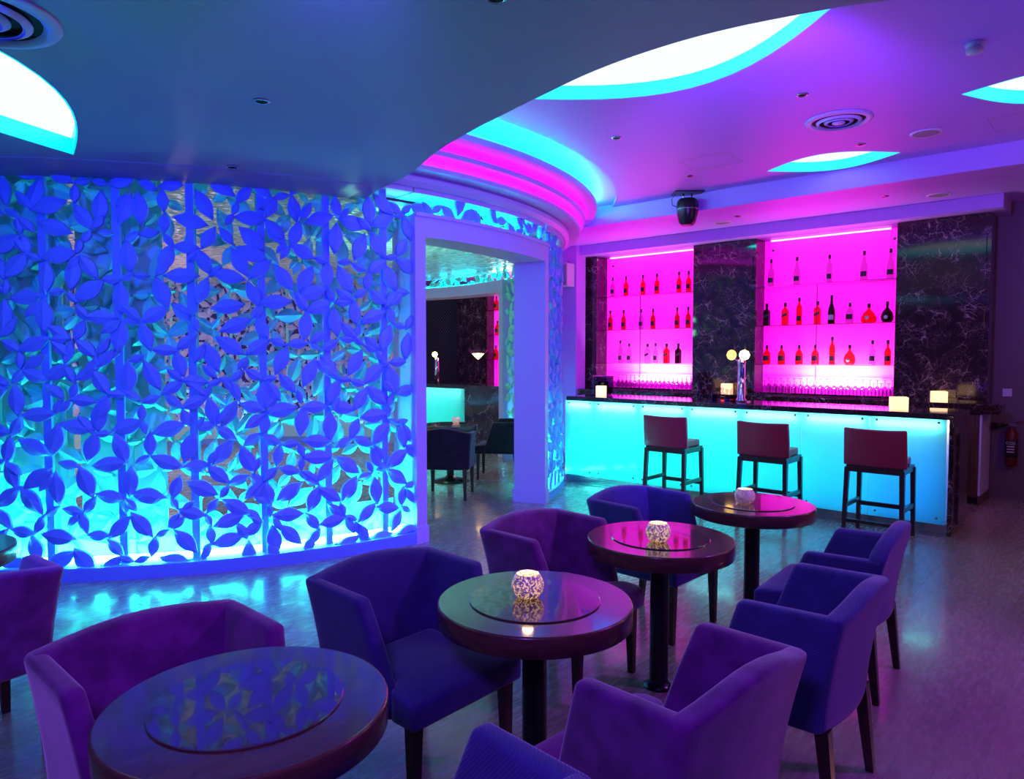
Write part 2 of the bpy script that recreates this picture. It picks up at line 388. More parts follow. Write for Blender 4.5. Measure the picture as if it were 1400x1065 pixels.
# stepped soffit above the bar
struct(MB().box(-6.9, 5, 7.96, 9.9, Z2, 3.8).build('ceiling_soffit', 'ceil'))
struct(MB().box(-7.0, -1.14, 9.25, 9.9, ZB, Z2 - .001).build('trim_3', 'ceil'))
# leaf shaped ceiling lights
def leaf_light(outline, z, label, inset=.96, depth=.10):
    cx = sum(p[0] for p in outline) / len(outline); cy = sum(p[1] for p in outline) / len(outline)
    t = thing('leaf_ceiling_light', label, 'ceiling light', (cx, cy, z), 0, 'leaf shaped ceiling lights')
    rel = [(x - cx, y - cy) for x, y in outline]
    b = MB(); n = len(rel)
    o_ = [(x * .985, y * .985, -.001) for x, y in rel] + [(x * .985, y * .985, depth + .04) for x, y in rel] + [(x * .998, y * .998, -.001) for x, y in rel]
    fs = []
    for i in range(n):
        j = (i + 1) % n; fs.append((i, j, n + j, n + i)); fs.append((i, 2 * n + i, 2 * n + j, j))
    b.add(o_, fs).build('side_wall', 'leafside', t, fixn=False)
    p = MB(); p.add([(x * .984, y * .984, depth) for x, y in rel], [tuple(range(n))]); p.build('light_panel', 'leafpanel', t, fixn=False)
    return t
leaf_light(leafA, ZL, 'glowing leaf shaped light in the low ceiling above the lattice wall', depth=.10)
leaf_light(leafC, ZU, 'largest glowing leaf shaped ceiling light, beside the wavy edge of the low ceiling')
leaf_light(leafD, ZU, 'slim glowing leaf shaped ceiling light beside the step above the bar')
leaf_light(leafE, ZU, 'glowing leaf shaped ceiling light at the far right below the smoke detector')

# walls
struct(MB().box(-6.7, 5, 9.85, 9.95, 0, 3.8).build('wall_back', 'wall_dark'))
struct(MB().box(-1.26, 5, 9.83, 9.85, 0, .10).build('baseboard_back', 'wall_dark'))
struct(MB().box(-7.62, -6.72, 9.15, 9.4, 0, 3.8).build('wall_bar_end', 'wall_pale'))
struct(MB().box(-7.6, -7.5, 9.4, 12.0, 0, 3.8).build('wall_side', 'wall_dark'))
struct(MB().box(-15, -7.5, 11.9, 12.0, 0, 3.8).build('wall_far', 'wall_dark'))
struct(MB().box(-15, -6.9, 8.6, 12, 3.3, 3.4).build('ceiling_far', 'ceil'))

# ================================================================= ROUND ROOM OF LEAF LATTICE
RO, RI = 4.40, 4.14
ZT = 3.05
def voronoi_edges(W, H, cell, seed):
    rnd = random.Random(seed); pts = []
    nx = int(W / cell) + 3; ny = int(H / (cell * .87)) + 3
    for j in range(ny):
        for i in range(nx):
            pts.append(Vector(((i - 1 + (.5 if j % 2 else 0)) * cell + rnd.uniform(-.46, .46) * cell, (j - 1) * cell * .87 + rnd.uniform(-.46, .46) * cell)))
    v, e, f, *_ = geometry.delaunay_2d_cdt(pts, [], [], 0, 1e-6)
    cc = []; em = {}
    for k, t in enumerate(f):
        a, b, c = v[t[0]], v[t[1]], v[t[2]]
        d = 2 * (a.x * (b.y - c.y) + b.x * (c.y - a.y) + c.x * (a.y - b.y))
        if abs(d) < 1e-9: cc.append(None); continue
        ux = (a.length_squared * (b.y - c.y) + b.length_squared * (c.y - a.y) + c.length_squared * (a.y - b.y)) / d
        uy = (a.length_squared * (c.x - b.x) + b.length_squared * (a.x - c.x) + c.length_squared * (b.x - a.x)) / d
        cc.append(Vector((ux, uy)))
        for i in range(3):
            em.setdefault(tuple(sorted((t[i], t[(i + 1) % 3]))), []).append(k)
    return [(cc[k[0]], cc[k[1]]) for k in em.values() if len(k) == 2 and cc[k[0]] and cc[k[1]]]
TILE_W = 1.55
def leaf_list(H):
    rnd = random.Random(5); out = []
    for a, b in voronoi_edges(24.0, H, .268, 11):
        d = b - a; l = d.length
        if l < .075 or l > .5: continue
        mid = (a + b) / 2; ang = math.atan2(d.y, d.x) + rnd.uniform(-.22, .22)
        L_ = max(l * 1.10, .125); L_ = min(L_, .265); mid += Vector((rnd.uniform(-.01, .01), rnd.uniform(-.01, .01)))
        u = Vector((math.cos(ang), math.sin(ang))) * L_ / 2
        out.append((mid - u, mid + u, L_ * rnd.uniform(.41, .47), rnd.uniform(0, .03)))
        if rnd.random() < .30:          # stray leaves springing from a joint into the open cell
            ang2 = rnd.choice((.85, 2.3, -.85, -2.3)) + rnd.uniform(-.3, .3); l2 = rnd.uniform(.13, .21); e = mid + u * .9; u2 = Vector((math.cos(ang2), math.sin(ang2))) * l2
            out.append((e, e + u2, l2 * rnd.uniform(.38, .44), rnd.uniform(.01, .04)))
    return out
LEAVES = leaf_list(3.2)
def lattice(mb, radius, a0, a1, z0, z1, th=.028, sh=(0, 0)):
    s0, s1 = R_(a0 + 100) * RO, R_(a1 + 100) * RO
    for p, q, wd, off in LEAVES:
        p = p + Vector(sh); q = q + Vector(sh); m = (p + q) / 2
        if not (s0 < m.x % 24.0 < s1): continue
        lo, hi = min(p.y, q.y), max(p.y, q.y)
        zz = m.y
        if zz < z0 - .02 or zz > z1 + .02: continue
        n = 8; d = q - p; nr = Vector((-d.y, d.x)).normalized(); pts = []; fs = []
        def at(s, z, r):
            z = min(max(z, z0 + .002), z1 - .002); s = min(max(s, s0), s1)
            a = s / RO - R_(100); return (CX + r * math.cos(a), CY + r * math.sin(a), z)
        base = radius + off
        pts.append(at(p.x, p.y, base))
        for i in range(1, n):
            t = i / n; h = wd / 2 * math.sin(PI * t) ** 1.2; c = p + d * t
            for k, (sx, dr) in enumerate(((-1, .013), (0, th), (1, .013), (1, -.013), (0, -th), (-1, -.013))):
                w_ = c + nr * h * sx; pts.append(at(w_.x, w_.y, base + dr))
        pts.append(at(q.x, q.y, base)); e = len(pts) - 1
        for k in range(6):
            fs.append((0, 1 + k, 1 + (k + 1) % 6)); b = 1 + (n - 2) * 6; fs.append((e, b + (k + 1) % 6, b + k))
            for i in range(n - 2):
                a = 1 + i * 6; fs.append((a + k, a + 6 + k, a + 6 + (k + 1) % 6, a + (k + 1) % 6))
        mb.add(pts, fs)
A_L, A_R = -7.5, 20.0         # outer edges of the near doorway
B_L, B_R = 69.5, 112          # far doorway
def post(mb, a, r0, r1, w, z0, z1):
    T = Matrix.Translation((CX, CY, 0)) @ Matrix.Rotation(R_(a), 4, 'Z'); mb.box(r0, r1, -w / 2, w / 2, z0, z1, T)
def screen(a0, a1, z0, z1, label, lm='leaf', im='innerleaf', ol=True, il=True, ends=True, posts=(), plinth=True, backs=()):
    t = thing('leaf_lattice_screen', label, 'lattice screen')
    if plinth: MB().arc([(RI - .05, 0), (RI - .05, .10), (RO + .05, .10), (RO + .05, 0)], a0, a1).build('plinth', 'leaf', t)
    MB().arc([(RI - .03, z1), (RI - .03, z1 + .04), (RO + .03, z1 + .04), (RO + .03, z1)], a0, a1).build('top_rail', 'white', t)
    if ol: m = MB(); lattice(m, RO - .03, a0, a1, z0, z1); m.build('outer_lattice', lm, t, fixn=True)
    if il: m = MB(); lattice(m, RI, a0, a1, z0, z1, sh=(.14, -.09)); m.build('inner_lattice', im, t, fixn=True)
    for a in posts: m = MB(); post(m, a, RO - .075, RO - .045, .055, z0, z1); m.build('post', 'leaf', t); m = MB(); post(m, a, RI - .0, RI + .02, .05, z0, z1); m.build('post', 'innerleaf', t)
    if plinth: MB().arc([(4.25, .10), (4.25, .135), (4.29, .135), (4.29, .10)], a0 + .5, a1 - .5).build('light_strip', 'led_cy2', t)
    if plinth: MB().arc([(RI - .048, .10), (RI - .048, .36), (RI - .042, .36), (RI - .042, .10)], a0 + .2, a1 - .2).build('glow_diffuser', 'skirt', t)  # low diffuser added so the foot of the lattice glows
    for b0, b1 in backs: MB().arc([(RI - .062, .10), (RI - .062, z1), (RI - .055, z1), (RI - .055, .10)], b0, b1).build('backing_panel', 'skirt', t)
    if not plinth: MB().arc([(4.24, z0), (4.24, z0 + .012), (4.26, z0 + .012), (4.26, z0)], a0 + .5, a1 - .5).build('light_strip', 'led_cy', t)
    return t
screen(-95, A_L - .1, .10, ZT, 'curved white leaf lattice wall washed in blue light, left of the doorway', posts=[-90 + 6.6 * k for k in range(13)], backs=[(-95, -62), (-61.3, -52.6), (-51.9, -43.2), (-42.5, -33.8)])
screen(A_L + .1, A_R - .1, 2.885, ZT, 'narrow band of leaf lattice above the near doorway', plinth=False)
screen(A_R + .75, B_L - .1, .10, ZT, 'leaf lattice wall between the near doorway and the bar', posts=[30, 40, 50, 60])
screen(B_L + .1, B_R - .1, 2.885, ZT, 'band of leaf lattice above the far doorway, seen through the near one', plinth=False)
screen(B_R + .1, 262, .10, ZT, 'far side of the round leaf lattice wall, glimpsed through the holes', 'white', 'white', posts=[125 + 14 * k for k in range(9)])
# cornice and cove discs
struct(MB().arc([(4.06, 3.09), (4.06, 3.17), (4.5, 3.17), (4.5, 3.13), (4.46, 3.09)], -16, 75).build('trim_4', 'white'))
struct(MB().arc([(4.44, 3.17), (4.47, 3.19), (4.63, 3.20), (4.64, 3.235), (4.57, 3.235), (4.57, 3.21), (4.44, 3.21)], -16, 75).build('trim_5', 'white'))
struct(MB().arc([(4.44, 3.21), (4.44, 3.45), (4.84, 3.45), (4.85, 3.50), (4.81, 3.50), (4.81, 3.47), (4.5, 3.47), (4.5, 3.24), (4.5, 3.21)], -20, ang0 + 1).build('trim_6', 'white'))
struct(MB().arc([(4.44, 3.47), (4.44, 3.70), (4.56, 3.70), (4.56, 3.47)], -20, ang0 + 1).build('trim_7', 'white'))
struct(MB().arc([(4.49, 3.325), (4.69, 3.325), (4.70, 3.36), (4.67, 3.36), (4.67, 3.345), (4.49, 3.345)], -18, 72).build('trim_8', 'white'))
tag(MB().arc([(4.62, 3.346), (4.62, 3.366), (4.65, 3.366), (4.65, 3.346)], -18, 42).build('cove_light_strip', 'led_mag'), 'upper magenta light strip on the middle step of the rings', 'light strip')
tag(MB().arc([(4.52, 3.235), (4.52, 3.255), (4.55, 3.255), (4.55, 3.235)], -18, 72).build('cove_light_strip', 'led_mag'), 'lower magenta light strip just above the white ring over the doorway', 'light strip')
tag(MB().arc([(4.74, 3.50), (4.74, 3.53), (4.77, 3.53), (4.77, 3.50)], -22, ang0 - 1).build('cove_light_strip', 'led_cy'), 'cyan light strip in the upper ring under the ceiling', 'light strip')
# doorways
def doorway(name, a0, a1, cw, ztop, outer, inner, mt='white'):
    m = MB()
    h = .19
    m.arc([(inner, 0), (inner, ztop), (outer, ztop), (outer, 0)], a0, a0 + cw, .5)
    j1 = struct(m.build(name, mt))
    MB().arc([(inner, 0), (inner, ztop), (outer, ztop), (outer, 0)], a1 - cw, a1, .5).build('door_jamb', mt, j1)
    MB().arc([(inner, ztop - h), (inner, ztop), (outer, ztop), (outer, ztop - h)], a0 + cw, a1 - cw).build('door_lintel', mt, j1)
    MB().arc([(inner - .012, 0), (inner - .012, .15), (outer + .012, .15), (outer + .012, 0)], a0 - .1, a0 + cw + .18, .5).build('plinth_block', mt, j1)
    MB().arc([(inner - .012, 0), (inner - .012, .15), (outer + .012, .15), (outer + .012, 0)], a1 - cw - .18, a1 + .1, .5).build('plinth_block', mt, j1)
    MB().arc([(outer, ztop - .02), (outer, ztop + .012), (outer + .02, ztop + .012), (outer + .02, ztop - .02)], a0, a1).build('door_moulding', mt, j1)
    return j1
doorway('door_1', A_L + .0, A_R + .7, 1.4, 2.87, 4.45, 4.08)
doorway('door_2', B_L, B_R, 1.8, 2.87, 4.45, 4.08)
# ceiling of the round room
cp = [pc(a, 4.07) for a in range(0, 360, 6)]
struct(flat_curve('ceiling_round', [cp], 3.0, .02, 'scales'))

# ================================================================= BAR
bar = thing('bar_counter', 'long bar counter with dark marble top and glowing cyan glass front', 'bar', (-3.6, 7.8, 0))
def at(o, *a):
    pass
bx, by = -3.6, 7.8
def L_(b): # shift builder to bar-local
    for v in b.v: v.x -= bx; v.y -= by
    return b
L_(MB().box(-5.56, -1.22, 7.36, 8.12, 1.07, 1.125)).build('worktop', 'marble2', bar, bevel=.006)
L_(MB().box(-1.27, -1.15 - .08, 7.43, 8.1, 0, 1.07)).build('end_panel', 'marble', bar, bevel=.004)
L_(MB().box(-1.232, -1.21, 7.62, 8.05, .08, .93)).build('end_moulding', 'marble2', bar, bevel=.004)
L_(MB().box(-5.62, -1.27, 7.62, 7.66, .0, 1.06)).build('back_board', 'white', bar)
L_(MB().box(-5.62, -1.27, 7.45, 7.62, .0, .1)).build('kick_plate', 'steel', bar)
L_(MB().box(-5.62, -1.27, 8.0, 8.04, .0, 1.06)).build('rear_board', 'cabwood', bar)
L_(MB().box(-5.55, -1.27, 7.36, 7.43, .002, .006)).build('floor_strip', 'steel', bar)
xs = [-5.62,  -5.16, -4.515, -3.87, -3.225, -2.58, -1.935, -1.285]
for i in range(len(xs) - 1):
    L_(MB().box(xs[i] + .05, xs[i + 1] - .05, 7.455, 7.475, .975, 1.05)).build('light_strip', 'led_bar', bar)
    p = L_(MB().box(xs[i] + .002, xs[i + 1] - .002, 7.42, 7.43, .10, 1.068)).build('glass_panel', 'frost', bar)
    for X in (xs[i] + .065, xs[i + 1] - .065):
        for Z in (1.035, .155):
            if Z < .5 and 0: continue
            T = Matrix.Translation((X - bx, 7.42 - by, Z)) @ Matrix.Rotation(PI / 2, 4, 'X')
            MB().lathe([(0, .012), (.010, .011), (.013, .004), (.013, -.0)], 12, T=T).build('bolt', 'steel', p)
# back of bar: base cabinet, ledge, pillars, niches
cab = thing('back_bar_cabinet', 'long wooden cabinet under the bottle niches with marble ledge', 'cabinet', (-4, 9.5, 0))
def Lc(b):
    for v in b.v: v.x += 4; v.y -= 9.5
    return b
Lc(MB().box(-6.7, -1.29, 9.22, 9.5, .08, 1.0)).build('cabinet_body', 'cabwood', cab)
Lc(MB().box(-1.288, -1.268, 9.22, 9.83, .10, 1.0)).build('side_panel', 'white', cab)
Lc(MB().box(-6.7, -1.30, 9.26, 9.5, 0, .08)).build('toe_kick', 'black', cab)
Lc(MB().box(-1.29, -1.26, 9.23, 9.83, 0, .10)).build('plinth', 'cabwood', cab)
Lc(MB().box(-6.7, -1.09, 9.18, 9.5, 1.01, 1.12)).build('worktop', 'marble', cab, bevel=.005)
for k in range(8):
    x0 = -6.65 + k * .665
    d = Lc(MB().box(x0 + .01, x0 + .655, 9.20, 9.22, .1, .98)).build('cabinet_door', 'cabwood', cab)
    Lc(MB().tube([(x0 + .6, 9.18, .6), (x0 + .6, 9.18, .8)], .006, 6)).build('handle', 'steel', d)
def pillar(x0, x1, label):
    t = thing('marble_pillar', label, 'pillar', ((x0 + x1) / 2, 9.67, 0)); c = (x0 + x1) / 2
    def q(b):
        for v in b.v: v.x -= c; v.y -= 9.67
        return b
    q(MB().box(x0, x1, 9.5, 9.84, 1.12, 3.238)).build('shaft', 'marble', t)
    if x1 - x0 > .5:
        q(MB().box(x0 + .10, x1 - .10 + .06, 9.488, 9.5, 1.16, 3.03)).build('raised_panel', 'marble', t, bevel=.006)
    return t
pillar(-6.93, -6.57, 'narrow dark marble pillar at the left end of the bottle niches')
pillar(-4.88, -3.95, 'dark marble pillar between the two pink bottle niches')
pillar(-2.22, -1.27, 'wide dark marble pillar at the right end of the bar wall')
# niches
def niche(x0, x1, label, xdiv):
    t = thing('bottle_niche', label, 'shelving', ((x0 + x1) / 2, 9.8, 1.12)); c = (x0 + x1) / 2
    def q(b):
        for v in b.v: v.x -= c; v.y -= 9.8; v.z -= 1.12
        return b
    q(MB().box(x0, x1, 9.80, 9.845, 1.12, 3.23)).build('back_panel', 'niche', t)
    q(MB().box(x0, x1, 9.505, 9.799, 1.125, 1.15)).build('base_ledge', 'marble', t)
    q(MB().box(x0 + .12, x1 - .12, 9.70, 9.72, 3.205, 3.225)).build('light_strip', 'led_white', t)
    for z in (1.53, 2.06, 2.59): q(MB().box(x0 + .005, x1 - .005, 9.55, 9.79, z - .008, z)).build('glass_shelf', 'shelfglass', t)
    for z0 in (1.15, 1.53, 2.06): 
        q(MB().box(xdiv - .003, xdiv + .003, 9.555, 9.58, z0 + .001, z0 + (.37 if z0 < 1.2 else .52))).build('glass_divider', 'shelfglass', t)
    for X in (x0 + .12, x1 - .1):
        for Z in (3.1,):
            q(MB().lathe([(0, .02), (.018, .018), (.02, 0)], 12, T=Matrix.Translation((X, 9.8, Z)) @ Matrix.Rotation(PI / 2, 4, 'X'))).build('fixing', 'steel', t)
    return t
niche(-6.57, -4.88, 'left pink backlit niche of glass shelves behind the bar', -5.80)
niche(-3.95, -2.22, 'right pink backlit niche of glass shelves behind the bar', -3.16)

# ---- bottles
def bottle_proto(kind):
    P = {'spirit': [(0, 0), (.036, 0), (.038, .01), (.038, .16), (.030, .19), (.013, .215), (.013, .27)],
         'square': [(0, 0), (.048, 0), (.050, .006), (.050, .19), (.042, .205), (.018, .225), (.016, .26)],
         'champ': [(0, 0), (.042, 0), (.044, .01), (.044, .15), (.036, .20), (.018, .26), (.014, .33)],
         'round': [(0, 0), (.05, 0), (.068, .03), (.072, .07), (.060, .12), (.030, .16), (.014, .18), (.014, .215)],
         'wide': [(0, 0), (.07, 0), (.092, .02), (.09, .06), (.062, .12), (.026, .155), (.016, .17), (.016, .20)],
         'tall': [(0, 0), (.034, 0), (.036, .01), (.036, .21), (.028, .25), (.013, .275), (.013, .32)],
         'shoulder': [(0, 0), (.045, 0), (.048, .01), (.048, .12), (.040, .16), (.018, .19), (.013, .22)]}[kind]
    return P
KC = {'spirit': .27, 'square': .26, 'champ': .33, 'round': .215, 'wide': .2, 'tall': .32, 'shoulder': .22}
protos = {}
WORD = {'g_clear': 'clear', 'g_amber': 'amber', 'g_red': 'red', 'g_dark': 'dark'}
KW = {'spirit': 'straight bottle', 'square': 'square bottle with slanted label', 'champ': 'long-necked bottle', 'round': 'round squat decanter bottle', 'wide': 'wide low decanter bottle', 'tall': 'tall slim bottle', 'shoulder': 'broad-shouldered bottle'}
def bottle(kind, glass, x, y, z, label, group, sc=1.0):
    key = (kind, glass)
    if key not in protos:
        t = thing('bottle', label, 'bottle', (x, y, z), 0, group)
        P = bottle_proto(kind); seg = 4 if kind == 'square' else 14
        T = Matrix.Rotation(PI / 4, 4, 'Z') if kind == 'square' else None
        MB().lathe(P, seg, smooth=kind != 'square', T=T, sq=1).build('bottle_body', glass, t)
        h = KC[kind]; r = P[-1][0]
        MB().lathe([(0, 0), (r + .003, 0), (r + .003, .05), (0, .05)], 10, (0, 0, h - .01)).build('cap', 'label_dark', t)
        rr = max(p[0] for p in P) + .0015
        if kind == 'square':
            m = MB(); a = rr * .7071
            m.add([(-a, -a - .001, .10), (a, -a - .001, .13), (a, -a - .001, .165), (-a, -a - .001, .135)], [(0, 1, 2, 3)]); m.build('slanted_label', 'label_dark', t)
        elif kind in ('round', 'wide'):
            m = MB(); m.lathe([(0, .002), (.024, .002), (.024, 0)], 12, T=Matrix.Translation((0, -rr, .06)) @ Matrix.Rotation(PI / 2, 4, 'X')); m.build('round_label', 'label', t)
        else:
            m = MB(); z0, z1 = .05, .115; n = 6; pts = []
            for i in range(n + 1):
                a = -PI / 2 - .9 + 1.8 * i / n; pts += [(rr * math.cos(a), rr * math.sin(a), z0), (rr * math.cos(a), rr * math.sin(a), z1)]
            m.add(pts, [(2 * i, 2 * i + 2, 2 * i + 3, 2 * i + 1) for i in range(n)]); m.build('paper_label', 'label_dark' if glass != 'g_dark' else 'label', t)
        protos[key] = t; t.scale = (sc,) * 3
        return t
    o = copy_tree(protos[key], (x, y, z), 0, label, group); o.scale = (sc,) * 3; return o
YB = 9.66
def xat(px, Y=YB):   # world x of the picture column px on the plane Y (level)
    a = (px - 700) / F_; Rv = Vector((math.sin(yaw), -math.cos(yaw))); Fv = Vector((math.cos(yaw), math.sin(yaw)))
    d = Fv * 1.0 + Rv * a; return d.x / d.y * Y
ORD = ['first', 'second', 'third', 'fourth', 'fifth', 'sixth', 'seventh', 'eighth', 'ninth']
rows = [('left', 'top', 2.59, [(837, 'spirit', 'g_clear'), (855, 'spirit', 'g_red'), (878, 'spirit', 'g_red'), (897, 'spirit', 'g_red'), (927, 'spirit', 'g_red'), (940, 'spirit', 'g_red')]),
        ('left', 'middle', 2.06, [(834, 'spirit', 'g_amber'), (852, 'spirit', 'g_amber'), (876, 'spirit', 'g_clear'), (892, 'spirit', 'g_amber'), (925, 'spirit', 'g_amber'), (940, 'spirit', 'g_amber')]),
        ('left', 'bottom', 1.53, [(848, 'tall', 'g_clear'), (860, 'spirit', 'g_clear'), (885, 'square', 'g_clear'), (896, 'spirit', 'g_clear'), (911, 'square', 'g_red'), (927, 'square', 'g_dark')]),
        ('right', 'top', 2.59, [(1052, 'champ', 'g_clear'), (1087, 'champ', 'g_clear'), (1131, 'tall', 'g_clear'), (1178, 'champ', 'g_clear'), (1214, 'champ', 'g_clear')]),
        ('right', 'middle', 2.06, [(1047, 'square', 'g_dark'), (1072, 'square', 'g_red'), (1091, 'tall', 'g_red'), (1116, 'square', 'g_red'), (1135, 'champ', 'g_dark'), (1160, 'shoulder', 'g_clear'), (1186, 'wide', 'g_red'), (1211, 'round', 'g_dark')]),
        ('right', 'bottom', 1.53, [(1048, 'shoulder', 'g_red'), (1068, 'shoulder', 'g_amber'), (1092, 'shoulder', 'g_amber'), (1114, 'shoulder', 'g_amber'), (1137, 'tall', 'g_amber'), (1161, 'round', 'g_amber'), (1192, 'spirit', 'g_clear'), (1213, 'spirit', 'g_amber')])]
for side, lvl, z, bs in rows:
    for i, (px, k, g) in enumerate(bs):
        bottle(k, g, xat(px), YB, z + .001, '%s %s, %s from left, %s shelf, %s bar niche' % (WORD[g], KW[k], ORD[i], lvl, side), 'bottles on the %s shelf of the %s niche' % (lvl, side))
# ---- glasses standing upside down at the foot of the niches
def glass_proto(label, group):
    t = thing('wine_glass', label, 'glass', (0, 0, 0), 0, group)
    MB().lathe([(.030, 0), (.034, .03), (.033, .06), (.018, .085), (.004, .092)], 10).build('bowl', 'g_wine', t)
    s = MB().lathe([(.004, .092), (.004, .145), (.03, .150), (.031, .153), (0, .153)], 10).build('stem', 'g_wine', t); return t
gp = None
for side, x0, x1 in (('left', -6.3, -4.95), ('right', -3.85, -2.3)):
    n = 19
    for r in range(2):
        for i in range(n):
            lab = 'upturned wine glass in the %s row at the foot of the %s niche' % (('front', 'back')[r], side); gr = 'upturned glasses, %s row of the %s niche' % (('front', 'back')[r], side)
            loc = (x0 + (x1 - x0) * i / (n - 1) + .02 * r, 9.62 + .09 * r, 1.151)
            if gp is None: gp = glass_proto(lab, gr); gp.location = loc
            else:
                o = copy_tree(gp, loc, 0, lab, gr); o.scale = (1, 1, 1 + .25 * r)
# ---- things on the bar
def cube_light(x, y, z, wdt, h, label):
    t = thing('candle_holder', label, 'candle holder', (x, y, z), .35)
    m = MB(); a = wdt / 2; b = a - .006
    m.box(-a, a, -a, -b, 0, h).box(-a, a, b, a, 0, h).box(-a, -b, -b, b, 0, h).box(b, a, -b, b, 0, h).box(-b, b, -b, b, 0, .01)
    m.build('glass_box', 'cube', t)
    MB().lathe([(0, 0), (.02, 0), (.02, .03), (.0, .032)], 12, (0, 0, .011)).build('candle', 'candle', t)
cube_light(-5.28, 7.75, 1.126, .115, .125, 'square glowing candle holder at the left end of the bar')
cube_light(-1.74, 7.66, 1.126, .15, .12, 'glowing woven candle box at the right end of the bar counter')
cube_light(-1.70, 9.30, 1.121, .15, .12, 'glowing candle box on the marble ledge before the right pillar')
cube_light(-4.25, 9.30, 1.121, .15, .14, 'glowing candle box on the ledge before the middle pillar')
tap = thing('beer_tap', 'chrome beer font with two round lit taps', 'beer tap', (-3.42, 7.86, 1.126))
MB().lathe([(0, 0), (.06, 0), (.06, .012), (.042, .03), (.040, .42), (.048, .45), (.03, .485), (0, .49)], 20).build('font_column', 'chrome', tap)
MB().tube([(-.13, .06, .50), (-.05, 0, .46), (.06, -.05, .50)], .012).build('cross_arm', 'chrome', tap)
MB().lathe([(0, -.06), (.042, -.042), (.06, 0), (.042, .042), (0, .06)], 16, T=Matrix.Translation((-.10, -.05, .53)) @ Matrix.Rotation(R_(90), 4, 'X') @ Matrix.Scale(.5, 4, (0, 0, 1))).build('tap_badge', M['candle'], tap)
MB().lathe([(0, -.06), (.042, -.042), (.06, 0), (.042, .042), (0, .06)], 16, T=Matrix.Translation((.07, -.09, .53))).build('lamp_globe', 'warmglow', tap)
for k in (-.08, .05): MB().tube([(k, -.02, .58), (k, -.03, .66)], .008, 6).build('tap_handle', 'black', tap)
MB().box(-.13, .13, -.14, -.05, 0, .012).build('drip_tray', 'steel', tap)
def small_bottle(x, y, liq, h, label):
    t = thing('cruet_bottle', label, 'bottle', (x, y, 1.126), 0, 'small bottles by the beer tap')
    MB().lathe([(0, 0), (.038, 0), (.038, h * .55), (.012, h * .68), (.012, h * .8)], 4, smooth=False).build('bottle_body', 'g_clear', t)
    MB().lathe([(0, .003), (.034, .003), (.034, h * .3), (0, h * .3)], 4, smooth=False).build('liquid', liq, t)
    MB().lathe([(0, h * .8), (.02, h * .8), (.022, h), (0, h)], 8).build('stopper', 'g_clear', t)
small_bottle(-3.66, 7.66, 'g_blue', .22, 'small square bottle of blue liquid, leftmost beside the beer tap')
small_bottle(-3.62, 7.80, 'g_red', .15, 'short bottle of red liquid behind the blue one by the beer tap')
small_bottle(-3.50, 7.66, 'g_blue', .14, 'short square bottle with blue base between the two red ones')
small_bottle(-3.40, 7.60, 'g_red', .24, 'tallest square bottle of red liquid right before the beer tap')
ib = thing('ice_bucket', 'smoked plastic ice bucket at the left end of the bar', 'ice bucket', (-5.42, 8.0, 1.126))
MB().lathe([(0, 0), (.11, 0), (.135, .03), (.145, .22), (.14, .25), (.135, .22), (.125, .03), (0, .01)], 24).build('bucket', 'smoke', ib)
MB().lathe([(0, .012), (.07, .012), (.08, .17), (0, .19)], 12).build('liner', 'black', ib)

# ---- bar stools
def make_stool(label, loc, rz):
    t = thing('bar_stool', label, 'bar stool', loc, rz, 'bar stools along the bar')
    def bk(u, v, w):
        x = (u - .5) * .52; return (x * (1 - .02 * w), -.21 - .03 * w + v * .05 + .025 * math.sin(PI * u) * -1 + (.0), .66 + w * .34 - .008 * math.sin(PI * u) * w)
    MB().grid(8, 2, 5, bk).build('backrest', 'leather', t, bevel=.014, seg=3)
    MB().grid(6, 6, 2, lambda u, v, w: ((u - .5) * .42, -.19 + v * .38, .66 + w * .07 + .01 * math.sin(PI * u) * math.sin(PI * v) * w)).build('seat', 'leather', t, bevel=.015, seg=3)
    MB().box(-.235, .235, -.21, .21, .60, .66).build('seat_frame', 'stoolwood', t, bevel=.004)
    for sx in (-1, 1):
        MB().bar((sx * .24, -.235, 0), (sx * .225, -.20, .64), .032, .042).build('leg', 'stoolwood', t)
        MB().bar((sx * .235, .205, 0), (sx * .225, .19, .64), .032, .042).build('leg', 'stoolwood', t)
        MB().box(sx * .23 - .012, sx * .23 + .012, -.2, .2, .27, .31).build('stretcher', 'stoolwood', t)
    MB().box(-.22, .22, .185, .215, .23, .27).build('foot_rail', 'stoolwood', t)
    MB().box(-.22, .22, -.235, -.21, .14, .17).build('stretcher', 'stoolwood', t)
    return t
st = make_stool('burgundy leather bar stool at the left, behind the farthest armchair', (-3.81, 7.02, 0), 0)
copy_tree(st, (-2.74, 7.02, 0), 0, 'burgundy leather bar stool in the middle, behind the farthest round table')
copy_tree(st, (-1.735, 7.04, 0), 0, 'burgundy leather bar stool nearest the right end of the bar')

# ================================================================= LOUNGE FURNITURE
def make_table(label, loc):
    t = thing('round_table', label, 'table', loc, 0, 'round lounge tables')
    MB().lathe([(0, .672), (.345, .672), (.358, .678), (.360, .742), (.358, .748), (.3525, .750)], 72).build('rim', 'tablerim', t)
    MB().lathe([(.3525, .750), (.240, .750), (0, .750)], 72, smooth=False).build('tabletop', 'tabletop', t)
    MB().lathe([(0, .7505), (.238, .7505), (.241, .752), (.241, .754), (.239, .7555), (0, .7555)], 72, smooth=False).build('glass_disc', 'tableglass', t)
    MB().lathe([(.046, .03), (.046, .672)], 24).build('pedestal', 'column', t)
    MB().lathe([(0, 0), (.075, 0), (.075, .008), (.046, .03), (0, .03)], 30).build('base', 'column', t)
    return t
tB = make_table('round table with mosaic candle jar, second from the front', (-1.645, 1.99, 0))
copy_tree(tB, (-1.71, .90, 0), 0, 'nearest round table with empty glass disc and no candle')
copy_tree(tB, (-1.75, 3.09, 0), 0, 'round table reflecting magenta, between the second and fourth tables')
